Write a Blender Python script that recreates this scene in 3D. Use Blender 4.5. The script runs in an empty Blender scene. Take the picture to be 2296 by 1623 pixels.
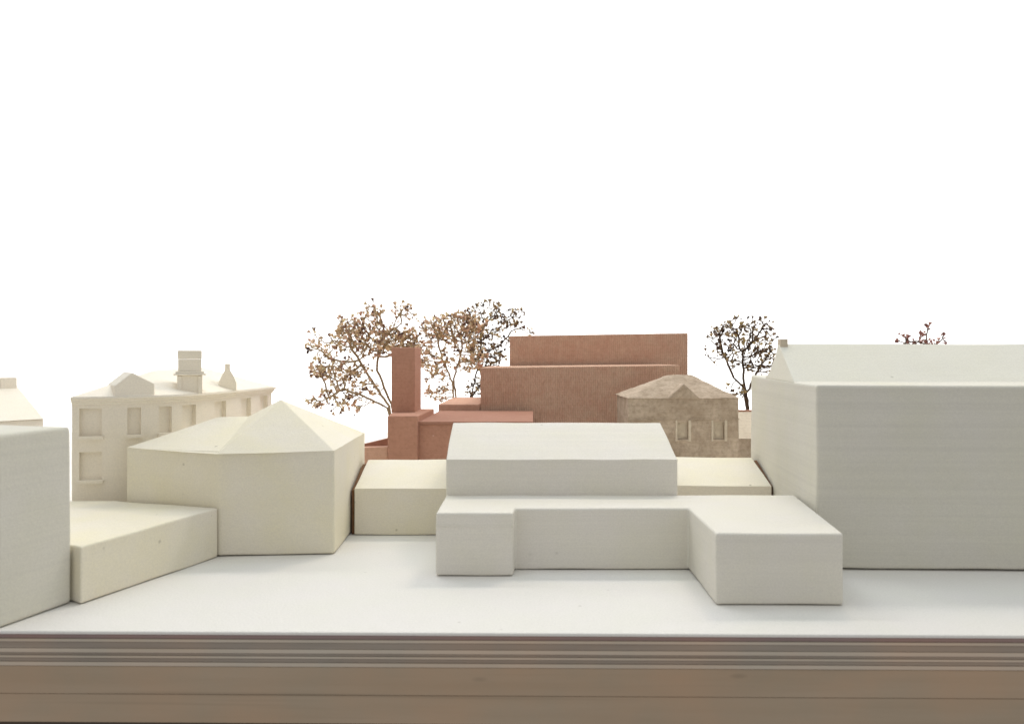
import bpy, bmesh, math, random
import numpy as np
from mathutils import Vector

# ---------------------------------------------------------------- scale
# All plan figures below are in units of the camera's height over the model
# board; U turns them into metres (a tabletop architecture model).
U = 0.14
scene = bpy.context.scene
COL = scene.collection
R = math.radians

# ---------------------------------------------------------------- camera
cam_d = bpy.data.cameras.new('camera')
cam = bpy.data.objects.new('camera', cam_d)
COL.objects.link(cam)
cam.location = (0, 0, U)
cam.rotation_euler = (R(90), 0, 0)
cam_d.sensor_width = 36
cam_d.lens = 36 * 1700 / 2296
cam_d.shift_y = -6.5 / 2296
cam_d.clip_start = 0.01
cam_d.clip_end = 50
cam_d.dof.use_dof = True
cam_d.dof.focus_distance = 5.2 * U
cam_d.dof.aperture_fstop = 15
scene.camera = cam

# ---------------------------------------------------------------- light
w = bpy.data.worlds.new('World')
scene.world = w
w.use_nodes = True
bg = w.node_tree.nodes['Background']
bg.inputs[0].default_value = (0.99, 0.98, 0.97, 1)
bg.inputs[1].default_value = 0.52


def lamp(name, loc, target, energy, sx, sy, color):
    d = bpy.data.lights.new(name, 'AREA')
    d.shape = 'RECTANGLE'
    d.size, d.size_y = sx * U, sy * U
    d.energy = energy
    d.color = color
    o = bpy.data.objects.new(name, d)
    COL.objects.link(o)
    o.location = Vector(loc) * U
    o.rotation_euler = (Vector(target) - Vector(loc)).to_track_quat('-Z', 'Y').to_euler()
    return o


# soft ceiling light high behind the model: shadows fall towards the camera
lamp('key_light', (3.2, 9.8, 9.5), (0.2, 4.4, 0.3), 3.2, 1.8, 1.8, (1.0, 0.80, 0.58))
# broad cool ceiling panel over the model
lamp('ceiling_panel', (0.5, 4.6, 13), (0.5, 4.7, 0), 9.6, 12, 7, (0.80, 0.93, 1.0))
# added unseen lamps washing the white backdrop from above and from behind the table
for sx in (-7, 7):
    lamp('added_backdrop_light', (sx, 11.5, 13.5), (sx * 0.9, 19, 5), 26, 12, 3, (1, 0.99, 0.97))
    lamp('added_backdrop_low_light', (sx, 12.0, -4), (sx * 0.9, 19, 1), 24, 12, 3, (1, 0.99, 0.97))

vs = scene.view_settings
vs.view_transform = 'Standard'
vs.look = 'None'
vs.exposure = 0
vs.gamma = 1
vs.use_curve_mapping = False
scene.render.engine = 'CYCLES'


# ---------------------------------------------------------------- materials
def nt(name):
    m = bpy.data.materials.new(name)
    m.use_nodes = True
    t = m.node_tree
    return m, t, t.nodes['Principled BSDF']


def node(t, kind, **kw):
    n = t.nodes.new(kind)
    for k, v in kw.items():
        if k.startswith('i_'):
            n.inputs[k[2:].replace('_', ' ')].default_value = v
        else:
            setattr(n, k, v)
    return n


def coords(t, scale=(1, 1, 1), kind='Object'):
    tc = node(t, 'ShaderNodeTexCoord')
    mp = node(t, 'ShaderNodeMapping')
    mp.inputs['Scale'].default_value = scale
    t.links.new(tc.outputs[kind], mp.inputs[0])
    return mp.outputs[0]


def ramp(t, fac, stops):
    r = node(t, 'ShaderNodeValToRGB')
    e = r.color_ramp.elements
    while len(e) < len(stops):
        e.new(0.5)
    for el, (p, c) in zip(e, stops):
        el.position = p
        el.color = (c, c, c, 1) if isinstance(c, (int, float)) else (*c, 1)
    t.links.new(fac, r.inputs[0])
    return r.outputs[0]


def mix(t, fac, a, b, mode='MIX'):
    m = node(t, 'ShaderNodeMix', data_type='RGBA', blend_type=mode)
    for s, v in ((0, fac), (6, a), (7, b)):
        if isinstance(v, (int, float)):
            m.inputs[s].default_value = v
        elif isinstance(v, tuple):
            m.inputs[s].default_value = (*v, 1)
        else:
            t.links.new(v, m.inputs[s])
    return m.outputs[2]


def noise(t, co, scale, detail=3, rough=0.55):
    n = node(t, 'ShaderNodeTexNoise')
    n.inputs['Scale'].default_value = scale
    n.inputs['Detail'].default_value = detail
    n.inputs['Roughness'].default_value = rough
    t.links.new(co, n.inputs['Vector'])
    return n.outputs['Fac']


def bump(t, bsdf, h, strength, dist, prev=None):
    b = node(t, 'ShaderNodeBump')
    b.inputs['Strength'].default_value = strength
    b.inputs['Distance'].default_value = dist
    t.links.new(h, b.inputs['Height'])
    if prev:
        t.links.new(prev, b.inputs['Normal'])
    t.links.new(b.outputs[0], bsdf.inputs['Normal'])
    return b.outputs[0]


def plaster(name, base, tint, speck=0.62, layers=0.0, grain=0.25):
    """cast or printed off-white model material: faint blotches, grain, specks, print layers"""
    m, t, b = nt(name)
    co = coords(t)
    blot = noise(t, co, 22, 4)
    c = mix(t, ramp(t, blot, [(0.35, 0.0), (0.68, 1.0)]), base, tint)
    fine = noise(t, co, 900, 2)
    c = mix(t, ramp(t, fine, [(0.3, 0.0), (0.7, 0.30)]), c, tuple(x * 0.72 for x in base))
    if layers:
        band = noise(t, coords(t, (2, 2, 330)), 1, 3, 0.7)
        c = mix(t, ramp(t, band, [(0.42, 0.0), (0.75, 0.45 * layers)]), c, tuple(x * 0.78 for x in base))
    sp = node(t, 'ShaderNodeTexVoronoi', feature='F1')
    sp.inputs['Scale'].default_value = 75
    t.links.new(co, sp.inputs['Vector'])
    spots = ramp(t, sp.outputs['Distance'], [(0.04, 1.0), (0.11, 0.0)])
    gate = ramp(t, sp.outputs['Color'], [(speck, 0.0), (speck + 0.2, 0.55)])
    c = mix(t, mix(t, 1.0, spots, gate, 'MULTIPLY'), c, (0.22, 0.19, 0.14))
    t.links.new(c, b.inputs['Base Color'])
    b.inputs['Roughness'].default_value = 0.82
    b.inputs['Specular IOR Level'].default_value = 0.25
    n1 = bump(t, b, noise(t, co, 700, 3), grain, 0.0006)
    n2 = bump(t, b, noise(t, co, 45, 3), 0.25, 0.0015, n1)
    if layers:
        wv = node(t, 'ShaderNodeTexWave', wave_type='BANDS', bands_direction='Z')
        wv.inputs['Scale'].default_value = 330
        wv.inputs['Distortion'].default_value = 0.6
        t.links.new(co, wv.inputs['Vector'])
        lines = noise(t, coords(t, (3, 3, 420)), 1, 2)
        bump(t, b, mix(t, 0.7, wv.outputs['Fac'], lines), layers * 0.6, 0.00012, n2)
    return m


def brick(name, base, tint, ribs=True, axis='X', dark=(0.2, 0.1, 0.07)):
    m, t, b = nt(name)
    co = coords(t)
    c = mix(t, ramp(t, noise(t, co, 60, 5, 0.65), [(0.35, 0.0), (0.7, 1.0)]), base, tint)
    c = mix(t, ramp(t, noise(t, co, 300, 3), [(0.45, 0.0), (0.8, 0.45)]), c, dark)
    lay = noise(t, coords(t, (1, 1, 30)), 30, 3)
    c = mix(t, ramp(t, lay, [(0.5, 0.0), (0.8, 0.3)]), c, dark)
    sp = node(t, 'ShaderNodeTexVoronoi', feature='F1')
    sp.inputs['Scale'].default_value = 85
    t.links.new(co, sp.inputs['Vector'])
    spots = ramp(t, sp.outputs['Distance'], [(0.03, 1.0), (0.09, 0.0)])
    gate = ramp(t, sp.outputs['Color'], [(0.62, 0.0), (0.75, 0.6)])
    c = mix(t, mix(t, 1.0, spots, gate, 'MULTIPLY'), c, (0.75, 0.6, 0.48))
    n1 = bump(t, b, noise(t, co, 500, 3), 0.5, 0.0008)
    if ribs:
        wv = node(t, 'ShaderNodeTexWave', wave_type='BANDS', bands_direction=axis)
        wv.inputs['Scale'].default_value = 110
        wv.inputs['Distortion'].default_value = 1.5
        wv.inputs['Detail'].default_value = 2
        wv.inputs['Detail Scale'].default_value = 1.5
        t.links.new(co, wv.inputs['Vector'])
        c = mix(t, ramp(t, wv.outputs['Fac'], [(0.0, 0.32), (0.55, 0.0)]), c, dark)
        wz = node(t, 'ShaderNodeTexWave', wave_type='BANDS', bands_direction='Z')
        wz.inputs['Scale'].default_value = 150
        wz.inputs['Distortion'].default_value = 1.2
        t.links.new(co, wz.inputs['Vector'])
        c = mix(t, ramp(t, wz.outputs['Fac'], [(0.0, 0.30), (0.4, 0.0)]), c, dark)
        patch = noise(t, coords(t, (1, 1, 0.6)), 170, 4, 0.7)
        c = mix(t, ramp(t, patch, [(0.5, 0.0), (0.75, 0.32)]), c, tuple(min(1, x * 1.25) for x in tint))
        bump(t, b, wv.outputs['Fac'], 0.45, 0.0012, n1)
    t.links.new(c, b.inputs['Base Color'])
    b.inputs['Roughness'].default_value = 0.9
    b.inputs['Specular IOR Level'].default_value = 0.15
    return m


def wood(name, base, dark, sx=6, sz=160, knots=False):
    m, t, b = nt(name)
    g = noise(t, coords(t, (sx, sx, sz)), 1, 6, 0.6)
    c = mix(t, ramp(t, g, [(0.3, 0.0), (0.72, 1.0)]), dark, base)
    c = mix(t, ramp(t, noise(t, coords(t), 14, 4), [(0.4, 0.0), (0.75, 0.7)]), c,
            tuple(x * y for x, y in zip(base, (1.2, 0.95, 0.8))))
    if knots:
        sp = node(t, 'ShaderNodeTexVoronoi', feature='F1')
        sp.inputs['Scale'].default_value = 1
        t.links.new(coords(t, (13, 3, 42)), sp.inputs['Vector'])
        spots = ramp(t, sp.outputs['Distance'], [(0.02, 0.6), (0.09, 0.0)])
        c = mix(t, spots, c, tuple(x * 0.4 for x in dark))
        ln = noise(t, coords(t, (4, 4, 260)), 1, 2)
        c = mix(t, ramp(t, ln, [(0.62, 0.0), (0.74, 0.25)]), c, tuple(x * 0.6 for x in dark))
    t.links.new(c, b.inputs['Base Color'])
    b.inputs['Roughness'].default_value = 0.75
    b.inputs['Specular IOR Level'].default_value = 0.2
    bump(t, b, g, 0.35, 0.0006)
    return m


def flecks(name, stops):
    """a colour per separate twig or bud"""
    m, t, b = nt(name)
    g = node(t, 'ShaderNodeNewGeometry')
    t.links.new(ramp(t, g.outputs['Random Per Island'], stops), b.inputs['Base Color'])
    b.inputs['Roughness'].default_value = 0.8
    b.inputs['Specular IOR Level'].default_value = 0.15
    return m


M = {}
M['sheet'] = plaster('white_board_sheet', (0.815, 0.79, 0.755), (0.805, 0.79, 0.73), 0.72, 0, 0.3)
M['white'] = plaster('white_print', (0.80, 0.765, 0.70), (0.785, 0.755, 0.645), 0.74, 0.6)
M['grey'] = plaster('pale_grey_print', (0.725, 0.70, 0.625), (0.71, 0.69, 0.575), 0.76, 0.8)
M['roof_white'] = plaster('white_roof_print', (0.84, 0.82, 0.73), (0.83, 0.81, 0.70), 0.70, 0.2)
M['cream'] = plaster('cream_print', (0.84, 0.79, 0.68), (0.83, 0.775, 0.59), 0.62, 0.2)
M['sand'] = plaster('sand_print', (0.91, 0.845, 0.735), (0.90, 0.83, 0.69), 0.72, 0.25)
M['stone'] = brick('pale_stone_print', (0.405, 0.318, 0.235), (0.58, 0.475, 0.37), False, 'X', (0.18, 0.13, 0.095))
M['stone_light'] = brick('light_stone_print', (0.58, 0.50, 0.39), (0.66, 0.58, 0.46), False, 'X', (0.42, 0.34, 0.25))
M['brick'] = brick('red_brick_print', (0.49, 0.265, 0.19), (0.45, 0.24, 0.17), False, 'X', (0.32, 0.155, 0.105))
M['brick_rib'] = brick('ribbed_brick_print', (0.60, 0.37, 0.27), (0.64, 0.45, 0.33), True, 'X', (0.38, 0.22, 0.15))
M['brick_light'] = brick('pale_brick_print', (0.60, 0.37, 0.27), (0.57, 0.34, 0.245), False, 'X', (0.42, 0.24, 0.17))
M['terracotta_shaded'] = brick('shaded_terracotta_print', (0.375, 0.195, 0.14), (0.39, 0.21, 0.15), False, 'X', (0.30, 0.15, 0.105))  # wing roof's shade put into the colour as a darker terracotta
M['seam'] = wood('brown_glue_seam', (0.22, 0.12, 0.06), (0.13, 0.07, 0.04))
M['ply_light'] = wood('plywood_light_ply', (0.56, 0.50, 0.42), (0.46, 0.41, 0.335))
M['ply_dark'] = wood('plywood_dark_ply', (0.37, 0.325, 0.275), (0.27, 0.235, 0.20))
M['ply_top'] = wood('plywood_glue_line', (0.33, 0.25, 0.235), (0.25, 0.185, 0.18))
M['timber'] = wood('timber_fascia', (0.43, 0.345, 0.255), (0.375, 0.295, 0.21), 5, 90, True)
M['under'] = wood('dark_under_frame', (0.10, 0.08, 0.065), (0.07, 0.055, 0.045))
M['twig'] = flecks('dry_twig', [(0.0, (0.32, 0.23, 0.14)), (1.0, (0.46, 0.35, 0.21))])
M['twig_dark'] = flecks('dark_dry_twig', [(0.0, (0.07, 0.045, 0.03)), (1.0, (0.13, 0.085, 0.05))])
M['bud_gold'] = flecks('golden_dry_buds', [(0.0, (0.09, 0.055, 0.05)), (0.2, (0.34, 0.20, 0.15)), (0.4, (0.74, 0.59, 0.35)),
                                          (0.75, (0.66, 0.42, 0.32)), (1.0, (0.82, 0.72, 0.48))])
M['bud_dark'] = flecks('dark_dry_buds', [(0.0, (0.035, 0.025, 0.022)), (0.35, (0.16, 0.10, 0.075)), (0.7, (0.42, 0.31, 0.17)),
                                         (1.0, (0.46, 0.36, 0.18))])
M['bud_pink'] = flecks('pink_dry_buds', [(0.0, (0.16, 0.07, 0.06)), (0.5, (0.36, 0.17, 0.15)), (1.0, (0.45, 0.25, 0.2))])
mb, tb, bb = nt('added_backdrop_white')
bb.inputs['Base Color'].default_value = (0.9, 0.9, 0.9, 1)
bb.inputs['Roughness'].default_value = 1
bb.inputs['Specular IOR Level'].default_value = 0
bump(tb, bb, noise(tb, coords(tb), 60, 2), 0.05, 0.001)
M['backdrop_white'] = mb


# ---------------------------------------------------------------- helpers
class Root:
    pass


ORIGIN = {}


def tag(o, label=None, cat=None, group=None, kind=None):
    for k, v in (('label', label), ('category', cat), ('group', group), ('kind', kind)):
        if v:
            o[k] = v
    return o


def empty(name, x, y, label, cat, group=None):
    o = bpy.data.objects.new(name, None)
    o.empty_display_size = 0.02
    COL.objects.link(o)
    o.location = (x * U, y * U, 0)
    ORIGIN[o] = Vector((x * U, y * U, 0))
    return tag(o, label, cat, group)


def build(name, verts, faces, mat, parent=None, bevel=0.0, seg=2, origin=None, smooth=False, sharp=None):
    """link verts/faces (plan units) as one mesh object"""
    off = ORIGIN[parent] if parent else Vector(origin or (0, 0, 0)) * U
    bm = bmesh.new()
    vs_ = [bm.verts.new(Vector(v) * U - off) for v in verts]
    for fc in faces:
        try:
            bm.faces.new([vs_[i] for i in fc])
        except ValueError:
            pass
    bmesh.ops.recalc_face_normals(bm, faces=bm.faces)
    if bevel:
        ed = [e for e in bm.edges if len(e.link_faces) == 2 and e.calc_face_angle(0) > R(8)
              and (sharp is None or any(abs((v_.co.z + off.z) / U - sharp) > 1e-4 for v_ in e.verts))]
        bmesh.ops.bevel(bm, geom=ed, offset=bevel * U, segments=seg, profile=0.5, affect='EDGES', clamp_overlap=True)
    me = bpy.data.meshes.new(name)
    bm.to_mesh(me)
    bm.free()
    me.materials.append(M[mat])
    if smooth:
        for p in me.polygons:
            p.use_smooth = True
    o = bpy.data.objects.new(name, me)
    COL.objects.link(o)
    if parent:
        o.parent = parent
    else:
        o.location = off
    ORIGIN[o] = off
    return o


def roughen(o, cuts, amp, seed, grain=18.0, lim=0.05):
    """hand-cast unevenness: cut the mesh finer and push its points about"""
    from mathutils import noise as mn
    bm = bmesh.new()
    bm.from_mesh(o.data)
    bmesh.ops.triangulate(bm, faces=[f for f in bm.faces if len(f.verts) > 4])
    for _ in range(cuts):
        ed = [e for e in bm.edges if e.calc_length() > lim * U]
        if not ed:
            break
        bmesh.ops.subdivide_edges(bm, edges=ed, cuts=1, use_grid_fill=True)
    for v_ in bm.verts:
        q = (v_.co + ORIGIN[o]) / U
        v_.co += mn.noise_vector(q * grain + Vector((seed, 0, 0))) * amp * U
    bm.to_mesh(o.data)
    bm.free()
    return o


def prism(poly, z0, z1, top=True, bottom=True):
    """vertical prism; z1 may be a list with one height per corner"""
    n = len(poly)
    zt = z1 if isinstance(z1, (list, tuple)) else [z1] * n
    v = [(x, y, z0) for x, y in poly] + [(x, y, z) for (x, y), z in zip(poly, zt)]
    f = [(i, (i + 1) % n, n + (i + 1) % n, n + i) for i in range(n)]
    if bottom:
        f.append(tuple(range(n))[::-1])
    if top:
        f.append(tuple(range(n, 2 * n)))
    return v, f


def box(x0, x1, y0, y1, z0, z1):
    return prism([(x0, y0), (x1, y0), (x1, y1), (x0, y1)], z0, z1)


def extrude(prof, o, ax, dp):
    """profile [(a,z)] laid along unit plan direction ax from o, extruded by plan vector dp"""
    n = len(prof)
    v = [(o[0] + ax[0] * a, o[1] + ax[1] * a, z) for a, z in prof]
    v += [(x + dp[0], y + dp[1], z) for x, y, z in v]
    f = [tuple(range(n))[::-1], tuple(range(n, 2 * n))]
    f += [(i, (i + 1) % n, n + (i + 1) % n, n + i) for i in range(n)]
    return v, f


# ---------------------------------------------------------------- the setting
arc = []
for i in range(25):
    a = math.pi * (0.06 + 0.88 * i / 24)
    arc.append((-24 * math.cos(a), 4 + 15 * math.sin(a) ** 0.6))
v = [(x, y, -9) for x, y in arc] + [(x, y, 22) for x, y in arc]
bd = build('added_backdrop', v, [(i, i + 1, 26 + i, 25 + i) for i in range(24)], 'backdrop_white', origin=(0, 19, -9), smooth=True)  # added white screen for the blank background; also throws light onto the model
tag(bd, kind='structure')

F0, F1 = 2.793, 2.745                      # board front edge, left and right of the frame
def front(x):
    return 2.769 - 0.0125 * x
BX = 6.4
BACK = 10.4
plan = [(-BX, front(-BX)), (BX, front(BX)), (BX, BACK), (-BX, BACK)]
gs = build('ground', *prism(plan, -0.012, 0.0), 'sheet', origin=(0, 3, 0), bevel=0.004)
tag(gs, kind='structure')

base = empty('plywood_base', 0, 3, 'plywood and timber base with striped edge carrying the white model', 'base')
z = -0.0125
rng = random.Random(3)
for th, mt, inset in ((0.016, 'ply_top', 0.006), (0.011, 'ply_light', 0.001), (0.024, 'ply_dark', 0.004),
                      (0.016, 'ply_light', 0.002), (0.010, 'ply_dark', 0.005), (0.009, 'ply_light', 0.001),
                      (0.014, 'ply_dark', 0.004), (0.015, 'ply_light', 0.0)):
    p = [(-BX, front(-BX) + inset), (BX, front(BX) + inset), (BX, BACK - inset), (-BX, BACK - inset)]
    build('ply', *prism(p, z - th, z - 0.0006), mt, base, bevel=0.0025)
    z -= th
p = [(-BX, front(-BX) + 0.001), (BX, front(BX) + 0.001), (BX, front(BX) + 0.16), (-BX, front(-BX) + 0.16)]
build('fascia', *prism(p, -0.2295, z - 0.0008), 'timber', base, bevel=0.002)
build('fascia', *prism([(x, y + 0.0015) for x, y in p], -0.335, -0.231), 'timber', base, bevel=0.002)
p = [(-BX + .1, front(-BX) + 0.17), (BX - .1, front(BX) + 0.17), (BX - .1, BACK - .1), (-BX + .1, BACK - .1)]
build('under_frame', *prism(p, -0.5, z - 0.001), 'under', base)


# ---------------------------------------------------------------- white buildings
BV = 0.008


def gable_roof(e0, e1, depth, ze, zr, ridge=0.5):
    """front eave e0-e1 (plan), gable prism running back by depth"""
    d = Vector((e1[0] - e0[0], e1[1] - e0[1])).normalized()
    n = Vector((-d.y, d.x))
    pts = []
    for e in (e0, e1):
        pts += [(e[0], e[1], ze), (e[0] + n.x * depth * ridge, e[1] + n.y * depth * ridge, zr),
                (e[0] + n.x * depth, e[1] + n.y * depth, ze)]
    return pts, [(0, 3, 4, 1), (1, 4, 5, 2), (0, 1, 2), (3, 5, 4)]


# tall block at the left edge
t = empty('tall_block', -2.1, 3.0, 'tall plain grey-cream block cut off by the left edge of the picture', 'building')
build('wall', *prism([(-1.903, 2.80), (-1.807, 3.108), (-2.9, 3.43), (-3.0, 2.82)], 0.003, 0.722), 'grey', t, bevel=0.014, seg=3)

# low flat block running back to the hipped house
t = empty('low_flat_block', -1.9, 3.6, 'low flat-roofed cream block between the tall left block and hipped house', 'building')
build('wall', *prism([(-1.757, 3.085), (-1.484, 3.828), (-2.10, 4.015), (-2.40, 4.02), (-2.31, 3.28), (-1.812, 3.122)], 0.003, [0.236, 0.25, 0.25, 0.25, 0.238, 0.236]), 'cream', t, bevel=BV)

# hipped house with pyramid roof
t = empty('hipped_house', -1.3, 4.3, 'cream house with pyramid-shaped hipped roof and lower hipped side wing', 'building')
foot = [(-1.480, 3.837), (-0.910, 3.881), (-0.938, 4.832), (-1.60, 4.84), (-1.80, 4.40), (-2.051, 4.027)]
ze = 0.531
build('wall', *prism(foot, 0.004, ze, False), 'cream', t, bevel=0.012, sharp=ze)
ap = (-1.31, 4.30, 0.772)
ra = (-1.665, 4.30, 0.674)
rb = (-1.50, 4.33, 0.674)
v = [(x, y, ze) for x, y in foot] + [ap, ra, rb]
rf = build('roof', v, [(0, 1, 6), (1, 2, 6), (2, 3, 6), (3, 8, 6), (3, 4, 7, 8), (4, 5, 7), (5, 0, 8, 7), (0, 6, 8)],
           'cream', t, bevel=0.006, sharp=ze)

# low link building left of the central hall
t = empty('low_link_building', -0.6, 4.4, 'low cream gabled link between hipped house and central white hall', 'building')
build('wall', *prism([(-0.895, 4.304), (-0.36, 4.304), (-0.36, 5.104), (-0.895, 5.104)], 0.004, 0.266, False), 'cream', t, bevel=0.006, sharp=0.266)
build('roof', *gable_roof((-0.895, 4.304), (-0.36, 4.304), 0.80, 0.266, 0.378), 'cream', t, bevel=0.005, sharp=0.266)
build('glue_seam', *prism([(-0.914, 4.325), (-0.899, 4.325), (-0.899, 4.70), (-0.925, 4.70)], 0.004, [0.252, 0.256, 0.350, 0.350]), 'seam', t)

# low link building right of the central hall
t = empty('low_link_building', 1.15, 4.4, 'low cream gabled link between central white hall and tall right building', 'building')
build('wall', *prism([(0.88, 4.40), (1.500, 4.38), (1.5258, 5.1796), (0.9058, 5.1996)], 0.004, 0.266, False), 'sand', t, bevel=0.006, sharp=0.266)
build('roof', *gable_roof((0.88, 4.40), (1.500, 4.38), 0.80, 0.266, 0.380), 'cream', t, bevel=0.005, sharp=0.266)
build('glue_seam', [(1.5005, 4.40, 0.004), (1.5115, 4.40, 0.004), (1.5005, 4.40, 0.258), (1.5115, 4.40, 0.262), (1.513, 4.76, 0.004), (1.536, 4.76, 0.004),
                    (1.513, 4.76, 0.362), (1.536, 4.76, 0.366)],
      [(0, 1, 3, 2), (2, 3, 7, 6), (0, 2, 6, 4), (1, 5, 7, 3), (4, 6, 7, 5), (0, 4, 5, 1)], 'seam', t)

# central hall with stepped flat-roofed front
t = empty('central_hall', 0.5, 3.8, 'central white gabled hall with lower flat-roofed front and projecting right wing', 'building')
fe = [(-0.349, 3.49), (0.004, 3.49), (0.015, 3.594), (0.838, 3.594), (0.828, 3.08), (1.344, 3.075), (1.452, 3.80),
      (1.47, 3.95), (-0.343, 3.95)]
build('front_extension', *prism(fe, 0.004, 0.293), 'white', t, bevel=0.010, seg=3)
build('wall', *prism([(-0.343, 3.94), (0.862, 3.94), (0.862, 4.86), (-0.343, 4.86)], 0.004, 0.478, False), 'white', t, bevel=0.010, sharp=0.478)
build('roof', *gable_roof((-0.343, 3.94), (0.862, 3.94), 0.92, 0.478, 0.632), 'white', t, bevel=0.007, sharp=0.478)
build('moulding', *box(-0.3515, 0.0065, 3.4875, 3.52, 0.236, 0.2395), 'white', t, bevel=0.0015, seg=1)
build('moulding', *box(-0.3515, 0.0065, 3.4875, 3.52, 0.226, 0.2285), 'white', t, bevel=0.001, seg=1)

# tall right building
t = empty('tall_gabled_building', 2.3, 4.4, 'tall long pale grey building with gabled roof at the right edge', 'building')
fl, bl = Vector((1.447, 3.60)), Vector((1.562, 4.96))
side = (bl - fl)
fr, br = (3.3, 3.535), (3.42, 4.92)
build('wall', *prism([tuple(fl), fr, br, tuple(bl)], 0.008, [0.876, 0.876, 0.896, 0.896]), 'grey', t, bevel=0.014, seg=3)
prof = [(0.275, 0.876), (0.505, 1.084), (0.52, 1.084), (0.56, 1.02), (0.65, 0.93), (0.74, 0.886)]
v = []
for kx in (0, 1.82):
    for u, zz in prof:
        p = fl + side * u
        v.append((p.x + 0.002 + kx, p.y - 0.03 * kx, zz))
n = len(prof)
f = [(i, i + 1, n + i + 1, n + i) for i in range(n - 1)] + [tuple(range(n)), tuple(range(n, 2 * n)), (0, n - 1, 2 * n - 1, n)]
build('roof', v, f, 'roof_white', t, bevel=0.005)
p = fl + side * 0.5
build('chimney', *box(p.x + 0.005, p.x + 0.046, p.y - 0.02, p.y + 0.03, 1.06, 1.112), 'stone_light', t, bevel=0.003)


# ---------------------------------------------------------------- curved corner hall, far left
CP = [Vector(p) for p in ((-2.38, 4.10), (-2.16, 4.17), (-1.98, 4.30), (-1.88, 4.50), (-1.83, 4.80), (-1.80, 5.15), (-1.775, 5.6))]
Q = [2 * CP[0] - CP[1]] + CP + [2 * CP[-1] - CP[-2]]
PL = []
for i in range(1, len(Q) - 2):
    a, b, c, d = Q[i - 1:i + 3]
    for k in range(20):
        s = k / 20
        PL.append(0.5 * (2 * b + (c - a) * s + (2 * a - 5 * b + 4 * c - d) * s * s + (3 * b - a - 3 * c + d) * s ** 3))
PL.append(CP[-1])
SL = [0.0]
for a, b in zip(PL, PL[1:]):
    SL.append(SL[-1] + (b - a).length)


def at(s):
    s = max(0, min(SL[-1] - 1e-6, s))
    i = max(k for k in range(len(SL)) if SL[k] <= s)
    i = min(i, len(SL) - 2)
    q = (s - SL[i]) / (SL[i + 1] - SL[i])
    p = PL[i].lerp(PL[i + 1], q)
    tg = (PL[i + 1] - PL[i]).normalized()
    return p, tg, Vector((-tg.y, tg.x))


t = empty('curved_corner_hall', -2.1, 4.8, 'cream hall with rounded facade, recessed windows, dormer and square chimney stack', 'building')
wins = [(0.035, 0.146, 0.582, 0.731), (0.035, 0.146, 0.343, 0.495), (0.271, 0.339, 0.582, 0.731), (0.433, 0.508, 0.582, 0.731),
        (0.578, 0.687, 0.582, 0.731), (0.879, 1.025, 0.582, 0.735), (1.24, 1.40, 0.582, 0.735), (1.56, 1.706, 0.582, 0.735)]
ss = sorted(set([0, SL[-1]] + [k * SL[-1] / 60 for k in range(61)] + [x for wn in wins for x in wn[:2]]))
zs = sorted(set([0.004, 0.79] + [x for wn in wins for x in wn[2:]]))
DEPTH = 0.028
vi, V, Fc = {}, [], []


def vert(s, z, d=0.0):
    k = (round(s, 5), round(z, 5), d)
    if k not in vi:
        p, tg, nn = at(s)
        vi[k] = len(V)
        V.append((p.x + nn.x * d, p.y + nn.y * d, z))
    return vi[k]


def is_win(sm, zm):
    return next((wn for wn in wins if wn[0] < sm < wn[1] and wn[2] < zm < wn[3]), None)


for a, b in zip(ss, ss[1:]):
    for z0, z1 in zip(zs, zs[1:]):
        if not is_win((a + b) / 2, (z0 + z1) / 2):
            Fc.append((vert(a, z0), vert(b, z0), vert(b, z1), vert(a, z1)))
for s0, s1, z0, z1 in wins:                       # reveals round each opening
    seq = [x for x in ss if s0 - 1e-6 <= x <= s1 + 1e-6]
    for a, b in zip(seq, seq[1:]):
        for zz in (z0, z1):
            Fc.append((vert(a, zz), vert(b, zz), vert(b, zz, DEPTH), vert(a, zz, DEPTH)))
    zq = [x for x in zs if z0 - 1e-6 <= x <= z1 + 1e-6]
    for a, b in zip(zq, zq[1:]):
        for sx in (s0, s1):
            Fc.append((vert(sx, a), vert(sx, b), vert(sx, b, DEPTH), vert(sx, a, DEPTH)))
bl_, br_ = len(V), len(V) + 1
pe = PL[-1]
V += [(-2.62, 5.6, 0.004), (-2.62, 5.6, 0.79)]
Fc.append((vert(SL[-1], 0.004), bl_, br_, vert(SL[-1], 0.79)))
Fc.append((bl_, vert(0, 0.004), vert(0, 0.79), br_))
build('wall', V, Fc, 'sand', t)
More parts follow.
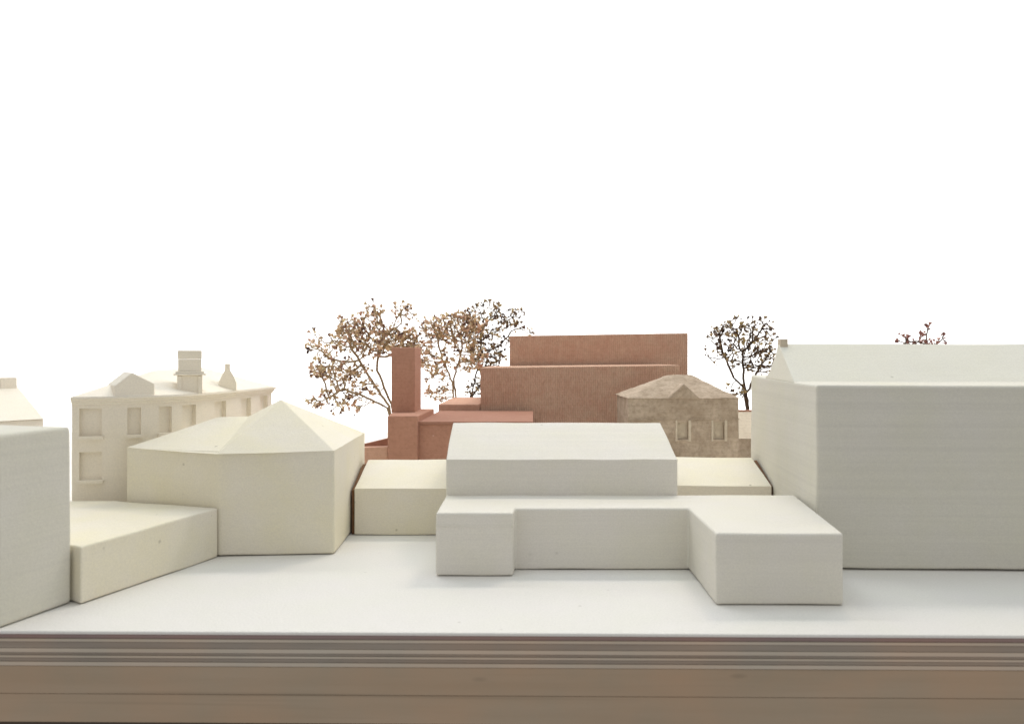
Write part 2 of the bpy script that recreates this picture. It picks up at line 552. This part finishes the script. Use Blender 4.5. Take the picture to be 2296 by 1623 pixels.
for s0, s1, z0, z1 in wins:                       # recessed blind panels and their sills
    seq = [x for x in ss if s0 - 1e-6 <= x <= s1 + 1e-6]
    vv, ff = [], []
    for sx in seq:
        p, tg, nn = at(sx)
        q = p + nn * (DEPTH - 0.001)
        r = p + nn * (DEPTH + 0.02)
        vv += [(q.x, q.y, z0), (q.x, q.y, z1), (r.x, r.y, z0), (r.x, r.y, z1)]
    for i in range(len(seq) - 1):
        o_ = 4 * i
        ff += [(o_, o_ + 4, o_ + 5, o_ + 1), (o_ + 2, o_ + 3, o_ + 7, o_ + 6), (o_ + 1, o_ + 5, o_ + 7, o_ + 3), (o_, o_ + 2, o_ + 6, o_ + 4)]
    wo = build('window', vv, ff, 'sand', t)
    vv, ff = [], []
    for sx in [s0 - 0.008] + seq + [s1 + 0.008]:
        p, tg, nn = at(sx)
        q = p - nn * 0.020
        r = p + nn * 0.006
        vv += [(q.x, q.y, z0 - 0.018), (q.x, q.y, z0 - 0.001), (r.x, r.y, z0 - 0.018), (r.x, r.y, z0 - 0.001)]
    k = len(seq) + 1
    for i in range(k):
        o_ = 4 * i
        ff += [(o_, o_ + 4, o_ + 5, o_ + 1), (o_ + 2, o_ + 3, o_ + 7, o_ + 6), (o_ + 1, o_ + 5, o_ + 7, o_ + 3), (o_, o_ + 2, o_ + 6, o_ + 4)]
    ff += [(0, 1, 3, 2), (4 * k, 4 * k + 2, 4 * k + 3, 4 * k + 1)]
    build('sill', vv, ff, 'sand', wo)


def sweep(name, prof, mat, s0=-0.0, s1=None, pts=61):
    s1 = SL[-1] if s1 is None else s1
    vv, ff = [], []
    n_ = len(prof)
    for k in range(pts):
        p, tg, nn = at(s0 + (s1 - s0) * k / (pts - 1))
        for d_, z_ in prof:
            q = p - nn * d_
            vv.append((q.x, q.y, z_))
    for k in range(pts - 1):
        for j in range(n_):
            ff.append((k * n_ + j, k * n_ + (j + 1) % n_, (k + 1) * n_ + (j + 1) % n_, (k + 1) * n_ + j))
    ff += [tuple(range(n_)), tuple(range((pts - 1) * n_, pts * n_))]
    return build(name, vv, ff, mat, t)


sweep('cornice', [(-0.01, 0.752), (0.008, 0.752), (0.010, 0.762), (0.020, 0.768), (0.022, 0.778), (0.034, 0.784), (0.034, 0.794), (-0.03, 0.797)], 'sand')
# roof: fan from the curved eave to the short ridge
r1, r2 = (-2.244, 4.75, 0.929), (-2.135, 5.2, 0.945)
vv = []
for k in range(61):
    p, tg, nn = at(SL[-1] * k / 60)
    q = p - nn * 0.02
    vv.append((q.x, q.y, 0.796))
ff = []
vv += [r1, r2, (-2.62, 5.6, 0.796)]
R1, R2, BK = 61, 62, 63
for k in range(60):
    if k < 22:
        ff.append((k, k + 1, R1))
    elif k == 22:
        ff += [(k, k + 1, R1), (k + 1, R2, R1)]
    else:
        ff.append((k, k + 1, R2))
ff += [(60, BK, R2), (BK, R1, R2), (BK, 0, R1)]
roof = build('roof', vv, ff, 'sand', t)


def facing(x, y):
    """frame turned to look along the street towards the front of the model"""
    n_ = Vector((x, y)).normalized()
    return Vector((n_.y, -n_.x)), n_


# gabled dormer on the eave
a, b = at(0.205)[0], at(0.408)[0]
ax = (b - a).normalized()
nn = Vector((-ax.y, ax.x))
o = a - nn * 0.012
wd = (b - a).length
dm = build('dormer', *extrude([(0, 0.785), (0, 0.852), (wd * 0.44, 0.926), (wd, 0.862), (wd, 0.785)], o, ax, nn * 0.42), 'sand', t, bevel=0.006)
# chimney stack standing on the eave
c = Vector((-1.908, 4.49))
ax, nn = facing(*c)


def slab(name, half, z0, z1, d0, d1, parent, bev=0.004, mat='sand', cc=None):
    cc = cc or c
    o_ = cc - ax * half + nn * d0
    return build(name, *extrude([(0, z0), (0, z1), (2 * half, z1), (2 * half, z0)], o_, ax, nn * (d1 - d0)), mat, parent, bevel=bev)


ch = slab('chimney', 0.069, 0.785, 0.904, 0.0, 0.15, t)
slab('chimney_cap', 0.088, 0.904, 0.914, -0.02, 0.17, ch, 0.003)
slab('chimney_cap', 0.078, 0.9145, 0.927, -0.01, 0.16, ch, 0.003)
slab('chimney_shaft', 0.064, 0.927, 0.998, 0.004, 0.14, ch, 0.003)
slab('chimney_shaft', 0.066, 0.999, 1.051, 0.002, 0.142, ch, 0.003)
slab('chimney_pilaster', 0.012, 0.79, 0.9, -0.006, 0.0, ch, 0.002, cc=c - ax * 0.056)
slab('chimney_pilaster', 0.012, 0.79, 0.9, -0.006, 0.0, ch, 0.002, cc=c + ax * 0.056)
# bottle-shaped gable chimney
c = Vector((-1.835, 4.89))
ax, nn = facing(*c)
prof = [(0, 0.775), (0, 0.848), (0.022, 0.90), (0.037, 0.928), (0.037, 0.970), (0.069, 0.970), (0.069, 0.928), (0.088, 0.895), (0.107, 0.846), (0.107, 0.775)]
build('gable_chimney', *extrude(prof, c - ax * 0.053, ax, nn * 0.12), 'sand', t, bevel=0.003)

# far left house
t = empty('gabled_house', -3.7, 5.6, 'small gabled house with end chimney peeping over the tall left block', 'building')
d = Vector((0.61, 0.79)).normalized()
n = Vector((-d.y, d.x))
e1 = Vector((-3.41, 5.52))
e0 = e1 - d * 1.6
wp = [tuple(e0), tuple(e1), tuple(e1 + n * 1.0), tuple(e0 + n * 1.0)]
build('wall', *prism(wp, 0.004, 0.565), 'sand', t, bevel=0.006)
o0, o1 = e0 - n * 0.012, e1 - n * 0.012
rf = build('roof', *gable_roof(tuple(o0), tuple(o1), 1.024, 0.566, 0.80), 'sand', t, bevel=0.006, sharp=0.566)
q = e1 + n * 0.5
cq = q - d * 0.075
pc = [cq - d * 0.05 - n * 0.05, cq + d * 0.06 - n * 0.05, cq + d * 0.06 + n * 0.05, cq - d * 0.05 + n * 0.05]
build('chimney', *prism([tuple(x) for x in pc], 0.74, 0.86), 'sand', rf, bevel=0.004)


# ---------------------------------------------------------------- brick-red group
t = empty('brick_tower_building', -0.6, 6.0, 'red brick slab tower on a low base with long flat wing', 'building')
build('tower', *prism([(-0.955, 6.0), (-0.768, 6.0), (-0.768, 6.40), (-0.955, 6.40)], 0.575, 1.092), 'brick', t, bevel=0.007)
build('base_wall', *prism([(-0.919, 5.6), (-0.698, 5.6), (-0.66, 6.42), (-0.975, 6.42)], 0.004, 0.58), 'brick', t, bevel=0.008)
build('wing_wall', *prism([(-0.697, 5.66), (0.152, 5.66), (0.185, 6.80), (-0.66, 6.80)], 0.004, 0.512), 'brick', t, bevel=0.004)
build('wing_roof', *prism([(-0.696, 5.645), (0.157, 5.645), (0.19, 6.82), (-0.655, 6.82)], 0.513, 0.535), 'terracotta_shaded', t, bevel=0.004)
build('low_wall', *prism([(-1.35, 5.64), (-0.921, 5.62), (-0.921, 5.70), (-1.35, 5.72)], 0.004, [0.335, 0.350, 0.350, 0.335]), 'brick_light', t, bevel=0.004)
build('courtyard_deck', *prism([(-1.35, 5.725), (-0.925, 5.705), (-0.95, 6.05), (-1.40, 6.05)], 0.004, 0.24), 'brick', t)
build('rear_wall', *prism([(-1.40, 6.052), (-0.952, 6.052), (-0.952, 6.11), (-1.40, 6.11)], 0.004, [0.27, 0.378, 0.378, 0.27]), 'brick', t, bevel=0.004)

t = empty('brick_hall', 0.7, 7.2, 'large ribbed reddish brick hall of two stepped flat-topped volumes', 'building')
build('front_volume', *prism([(-0.288, 6.9), (1.525, 6.9), (1.55, 8.0), (-0.26, 8.2)], 0.004, [0.921, 0.945, 0.945, 0.924]), 'brick_rib', t, bevel=0.008)
build('rear_volume', *prism([(-0.026, 8.22), (1.86, 8.02), (1.87, 9.0), (-0.02, 9.2)], 0.004, [1.25, 1.274, 1.27, 1.25]), 'brick_rib', t, bevel=0.006)
build('side_volume', *prism([(-0.67, 6.90), (-0.292, 6.90), (-0.292, 8.15), (-0.63, 8.15)], 0.004, 0.59), 'brick_light', t, bevel=0.008)

# pavilion with hipped roof
t = empty('stone_pavilion', 1.33, 6.2, 'small rough brown stone house with hipped roof and front gable', 'building')
x0, x1, y0, y1 = 0.905, 1.763, 5.9, 6.6
ws = [(1.287, 1.371), (1.567, 1.652)]
wz0, wz1 = 0.377, 0.509
xs = [x0] + [q for wv in ws for q in wv] + [x1]
zq = [0.004, wz0, wz1, 0.695]
V, vi, Fc = [], {}, []


def pv(x, z, d=0):
    k = (x, z, d)
    if k not in vi:
        vi[k] = len(V)
        V.append((x, y0 + d, z))
    return vi[k]


for i, (a, b) in enumerate(zip(xs, xs[1:])):
    for z0, z1 in zip(zq, zq[1:]):
        if (a, b) in ws and z0 == wz0:
            for P1, P2 in (((a, z0), (b, z0)), ((b, z0), (b, z1)), ((b, z1), (a, z1)), ((a, z1), (a, z0))):
                Fc.append((pv(*P1), pv(*P2), pv(*P2, 0.03), pv(*P1, 0.03)))
        else:
            Fc.append((pv(a, z0), pv(b, z0), pv(b, z1), pv(a, z1)))
k = len(V)
V += [(x0 + 0.012, y1, 0.004), (x0 + 0.012, y1, 0.695), (x1, y1, 0.004), (x1, y1, 0.695)]
Fc += [(k, k + 2, k + 3, k + 1)]
Fc += [(pv(x0, zq[0]), pv(x0, zq[1]), pv(x0, zq[2]), pv(x0, zq[3]), k + 1, k)]
Fc += [(pv(x1, zq[0]), pv(x1, zq[1]), pv(x1, zq[2]), pv(x1, zq[3]), k + 3, k + 2)]
roughen(build('wall', V, Fc, 'stone', t), 4, 0.0035, 1)
for a, b in ws:
    wo = build('window', *box(a, b, y0 + 0.026, y0 + 0.05, wz0, wz1), 'stone_light', t)
    g = 0.016
    build('frame', *box(a - g, a - 0.001, y0 - 0.007, y0 + 0.01, wz0 - g, wz1 + g), 'stone_light', wo, bevel=0.002)
    build('frame', *box(b + 0.001, b + g + 0.006, y0 - 0.007, y0 + 0.01, wz0 - g, wz1 + g), 'stone_light', wo, bevel=0.002)
    build('sill', *box(a - 0.001, b + 0.001, y0 - 0.008, y0 + 0.01, wz0 - g, wz0 - 0.001), 'stone', wo, bevel=0.002)
build('string_course', *box(x0 - 0.004, x1 + 0.005, y0 - 0.006, y0 + 0.01, 0.528, 0.537), 'stone', t, bevel=0.002)
e = 0.012
ym = 6.25
v = [(x0 - e, y0 - e, 0.694), (x1 + e, y0 - e, 0.694), (x1 + e, y1 + e, 0.694), (x0 - e, y1 + e, 0.694), (1.285, ym, 0.872), (1.475, ym, 0.872)]
rf = roughen(build('roof', v, [(0, 1, 5, 4), (1, 2, 5), (2, 3, 4, 5), (3, 0, 4), (3, 2, 1, 0)], 'stone', t, bevel=0.010), 4, 0.006, 2)
v = [(1.200, y0 - 0.014, 0.69), (1.468, y0 - 0.014, 0.69), (1.338, y0 - 0.014, 0.808), (1.20, 6.2, 0.69), (1.468, 6.2, 0.69), (1.338, 6.2, 0.808)]
build('gable', v, [(0, 1, 2), (3, 5, 4), (0, 2, 5, 3), (1, 4, 5, 2), (0, 3, 4, 1)], 'stone', t, bevel=0.008)
roughen(bpy.context.scene.objects['gable'], 3, 0.004, 3)

# little house between pavilion and tall right building
t = empty('small_pitched_house', 2.1, 6.7, 'small pale-roofed house squeezed between stone house and tall right building', 'building')
build('wall', *prism([(1.80, 6.5), (2.5, 6.5), (2.5, 7.3), (1.80, 7.3)], 0.004, 0.318), 'stone', t, bevel=0.004)
rf = build('roof', *gable_roof((1.79, 6.49), (2.51, 6.49), 0.82, 0.3185, 0.53), 'stone_light', t, bevel=0.006, sharp=0.3185)
build('ridge', *box(1.785, 2.515, 6.885, 6.915, 0.520, 0.538), 'brick', rf, bevel=0.003)


# ---------------------------------------------------------------- trees of dried flower heads
def tree(name, label, base_pt, stems, lobes, seed, twig, bud, bud_size, step=0.04, thick=1.0, kill=0.058, dense=1.0):
    """branches grow from the stems into the crown lobes; buds sit on the twigs.
    stems: polylines from base_pt; lobes: (centre, radii, points)"""
    rg = np.random.default_rng(seed)
    pos, par = [Vector(base_pt)], [-1]
    for st in stems:
        prev = st[0]
        for p in st[1]:
            a, b = pos[prev], Vector(p)
            n_ = max(1, int((b - a).length / step))
            for k in range(1, n_ + 1):
                j = Vector(rg.normal(0, 0.004, 3))
                pos.append(a.lerp(b, k / n_) + j)
                par.append(prev)
                prev = len(pos) - 1
    att = []
    for c_, r_, n_ in lobes:
        q = rg.normal(size=(n_, 3))
        q /= np.linalg.norm(q, axis=1)[:, None]
        q *= rg.uniform(0.25, 1, (n_, 1)) ** 0.5
        att.append(np.array(c_) + q * np.array(r_))
    att = np.vstack(att)
    P = np.array([tuple(p) for p in pos])
    for it in range(70):
        if len(att) == 0:
            break
        d2 = ((att[:, None, :] - P[None, :, :]) ** 2).sum(2)
        near = d2.argmin(1)
        dm_ = d2[np.arange(len(att)), near] ** 0.5
        new, npar = [], []
        for i_ in np.unique(near):
            sel = att[(near == i_) & (dm_ < 1.4)]
            if len(sel) == 0:
                continue
            dv = sel - P[i_]
            dv = (dv / np.linalg.norm(dv, axis=1)[:, None]).sum(0)
            L = np.linalg.norm(dv)
            if L < 1e-3:
                dv = rg.normal(size=3)
                L = np.linalg.norm(dv)
            new.append(P[i_] + dv / L * step + rg.normal(0, 0.007, 3))
            npar.append(int(i_))
        if not new:
            break
        P = np.vstack([P, np.array(new)])
        par += npar
        d2 = ((att[:, None, :] - np.array(new)[None]) ** 2).sum(2).min(1)
        att = att[d2 > kill ** 2]
        if len(P) > 2600:
            break
    n_ = len(P)
    kids = [[] for _ in range(n_)]
    for i_, p in enumerate(par):
        if p >= 0:
            kids[p].append(i_)
    rad = np.zeros(n_)
    for i_ in range(n_ - 1, -1, -1):
        rad[i_] = 0.0052 if not kids[i_] else (sum(rad[k] ** 2.6 for k in kids[i_])) ** (1 / 2.6)
    rad = np.minimum(rad, 0.0135) * thick
    root = empty(name, base_pt[0], base_pt[1], label, 'tree', 'dried plant trees')
    tv, tf, cv, cf = [], [], [], []

    def tube(chain, V_, F_):
        ring = []
        for k, i_ in enumerate(chain):
            p = Vector(P[i_])
            q = Vector(P[chain[min(k + 1, len(chain) - 1)]]) - Vector(P[chain[max(k - 1, 0)]])
            q.normalize()
            u = q.orthogonal().normalized()
            w_ = q.cross(u)
            r = rad[chain[max(k, 1)]] if k == 0 else rad[i_]
            s_ = len(V_)
            for h in range(4):
                an = h * math.pi / 2
                V_.append(tuple(p + (u * math.cos(an) + w_ * math.sin(an)) * r))
            ring.append(s_)
        for a, b in zip(ring, ring[1:]):
            for h in range(4):
                F_.append((a + h, a + (h + 1) % 4, b + (h + 1) % 4, b + h))

    starts = [(None, 0)]
    while starts:
        p0, i_ = starts.pop()
        ch_ = ([p0] if p0 is not None else []) + [i_]
        while kids[i_]:
            ks = sorted(kids[i_], key=lambda k: -rad[k])
            for k in ks[1:]:
                starts.append((i_, k))
            i_ = ks[0]
            ch_.append(i_)
        if len(ch_) > 1:
            big = rad[ch_[1]] > 0.0112 * thick
            tube(ch_, *((tv, tf) if big else (cv, cf)))
    build('trunk', tv, tf, twig, root)
    bv, bf = [], []
    for i_ in range(n_):
        if rad[i_] > 0.0105 * thick or par[i_] < 0:
            continue
        end = not kids[i_]
        m_ = rg.integers(2, 5) if end else rg.poisson(0.8 * dense)
        for j_ in range(m_):
            a0 = Vector(P[i_])
            dr = a0 - Vector(P[par[i_]])
            dr = (dr.normalized() + Vector(rg.normal(0, 0.45 if end else 0.9, 3)) + Vector((0, 0, 0.15))).normalized()
            p = a0 + dr * rg.uniform(0.014, 0.055)
            u = dr.orthogonal().normalized()
            w_ = dr.cross(u)
            s_ = len(cv)
            r_ = 0.0038
            for q in (a0, p):
                for h in range(3):
                    cv.append(tuple(q + (u * math.cos(h * 2.094) + w_ * math.sin(h * 2.094)) * r_))
            for h in range(3):
                cf.append((s_ + h, s_ + (h + 1) % 3, s_ + 3 + (h + 1) % 3, s_ + 3 + h))
            sz = bud_size * rg.uniform(0.6, 1.25)
            s_ = len(bv)
            bv.append(tuple(p - dr * 0.003))
            pet = rg.integers(3, 6)
            for h in range(pet):
                an = 2 * math.pi * h / pet + rg.uniform(-0.4, 0.4)
                rr = sz * rg.uniform(0.32, 0.62)
                bv.append(tuple(p + dr * sz * rg.uniform(0.6, 1.05) + (u * math.cos(an) + w_ * math.sin(an)) * rr))
            bv.append(tuple(p + dr * sz * 0.5))
            for h in range(pet):
                a, b = s_ + 1 + h, s_ + 1 + (h + 1) % pet
                bf += [(s_, a, b), (s_ + 1 + pet, b, a)]
    build('branches', cv, cf, twig, root)
    cr = build('crown', bv, bf, bud, root)
    tag(cr, kind='stuff')
    return root


def px(x, y, d):            # plan position of a crown sketch point seen at depth d
    return ((x - 1148) / 1700 * d, d, 1 - (y - 805) / 1700 * d)


D = 7.25
k = D / 1700
b0 = (-1.10, D, 0.004)
tree('dried_plant_tree', 'wide-spreading golden brown dried-flower tree left of the brick tower', b0,
     [(0, [px(872, 910, D), px(838, 862, D), px(800, 800, D)]), (0, [px(880, 915, D + .05), px(846, 830, D + .1), px(850, 770, D + .1)]),
      (0, [px(870, 915, D), px(806, 884, D - .1), px(770, 872, D - .1), px(720, 900, D - .15)])],
     [(px(757, 832, D), (68 * k, 50 * k, 24 * k), 263), (px(728, 778, D), (42 * k, 40 * k, 30 * k), 49), (px(850, 765, D), (95 * k, 60 * k, 34 * k), 526),
      (px(900, 775, D), (55 * k, 50 * k, 28 * k), 243), (px(838, 705, D), (28 * k, 26 * k, 24 * k), 32), (px(900, 700, D), (26 * k, 24 * k, 18 * k), 28),
      (px(735, 897, D), (52 * k, 40 * k, 22 * k), 53), (px(790, 905, D), (36 * k, 30 * k, 24 * k), 36), (px(800, 870, D), (60 * k, 40 * k, 20 * k), 49),
      (px(795, 740, D), (45 * k, 40 * k, 24 * k), 81)],
     11, 'twig', 'bud_gold', 0.038, kill=0.05, dense=1.6)
D = 8.5
k = D / 1700
b0 = (px(1020, 900, D)[0], D, 0.004)
tree('dried_plant_tree', 'dense brown dried-flower tree between brick tower and brick hall', b0,
     [(0, [px(1018, 890, D), px(1014, 855, D), px(990, 800, D)]), (0, [px(1022, 890, D), px(1016, 850, D), px(1036, 780, D)])],
     [(px(1015, 740, D), (75 * k, 50 * k, 32 * k), 344), (px(975, 810, D), (38 * k, 35 * k, 45 * k), 81), (px(1035, 730, D), (40 * k, 40 * k, 30 * k), 182),
      (px(985, 880, D), (30 * k, 25 * k, 25 * k), 24), (px(1050, 800, D), (38 * k, 35 * k, 40 * k), 81), (px(965, 735, D), (30 * k, 30 * k, 26 * k), 40)],
     23, 'twig', 'bud_gold', 0.041, kill=0.05, dense=1.5)
D = 9.7
k = D / 1700
b0 = (px(1045, 900, D)[0], D, 0.004)
tree('dried_plant_tree', 'tall airy dark dried-flower tree rising behind the brick hall', b0,
     [(0, [px(1050, 900, D), px(1085, 850, D), px(1095, 790, D)]), (0, [px(1060, 880, D), px(1075, 800, D), px(1080, 745, D)])],
     [(px(1098, 745, D), (55 * k, 45 * k, 50 * k), 182), (px(1090, 695, D), (38 * k, 32 * k, 22 * k), 61), (px(1145, 715, D), (26 * k, 24 * k, 26 * k), 45),
      (px(1085, 800, D), (45 * k, 40 * k, 40 * k), 182), (px(1070, 870, D), (30 * k, 25 * k, 25 * k), 45), (px(1185, 745, D), (20 * k, 20 * k, 8 * k), 8)],
     37, 'twig_dark', 'bud_dark', 0.043, kill=0.054, dense=1.1)
D = 7.5
k = D / 1700
b0 = (px(1682, 920, D)[0], D, 0.004)
tree('dried_plant_tree', 'round dark dried-flower tree beside the tall gabled right building', b0,
     [(0, [px(1676, 915, D), px(1668, 870, D), px(1645, 845, D), px(1625, 800, D)]), (0, [px(1678, 915, D), px(1670, 860, D), px(1664, 790, D)]),
      (0, [px(1672, 880, D), px(1700, 830, D)])],
     [(px(1655, 770, D), (72 * k, 60 * k, 58 * k), 263), (px(1695, 760, D), (46 * k, 45 * k, 50 * k), 122), (px(1712, 808, D), (36 * k, 35 * k, 34 * k), 182),
      (px(1590, 795, D), (18 * k, 18 * k, 22 * k), 14), (px(1655, 880, D), (24 * k, 22 * k, 16 * k), 28)],
     41, 'twig_dark', 'bud_dark', 0.035, thick=0.95, kill=0.06, dense=1.0)
D = 7.0
k = D / 1700
b0 = (px(2065, 920, D)[0], D, 0.004)
tree('dried_plant_tree', 'pinkish dried-flower tree top showing above the tall right roof', b0,
     [(0, [px(2067, 900, D), px(2070, 840, D), px(2078, 780, D)])],
     [(px(2068, 800, D), (58 * k, 50 * k, 46 * k), 142), (px(2040, 768, D), (24 * k, 22 * k, 12 * k), 69), (px(2082, 740, D), (7 * k, 9 * k, 16 * k), 11),
      (px(2105, 765, D), (16 * k, 14 * k, 14 * k), 19)],
     53, 'twig_dark', 'bud_pink', 0.034, dense=1.5)

# ---------------------------------------------------------------- hand-made unevenness of the pale models
for o in list(scene.objects):
    if o.type == 'MESH' and o.parent and o.parent.name.split('.')[0] in (
            'tall_block', 'low_flat_block', 'hipped_house', 'low_link_building', 'central_hall', 'tall_gabled_building') \
            and o.name.split('.')[0] in ('wall', 'roof', 'front_extension'):
        roughen(o, 5, 0.0032, 7, 4.0, 0.06)
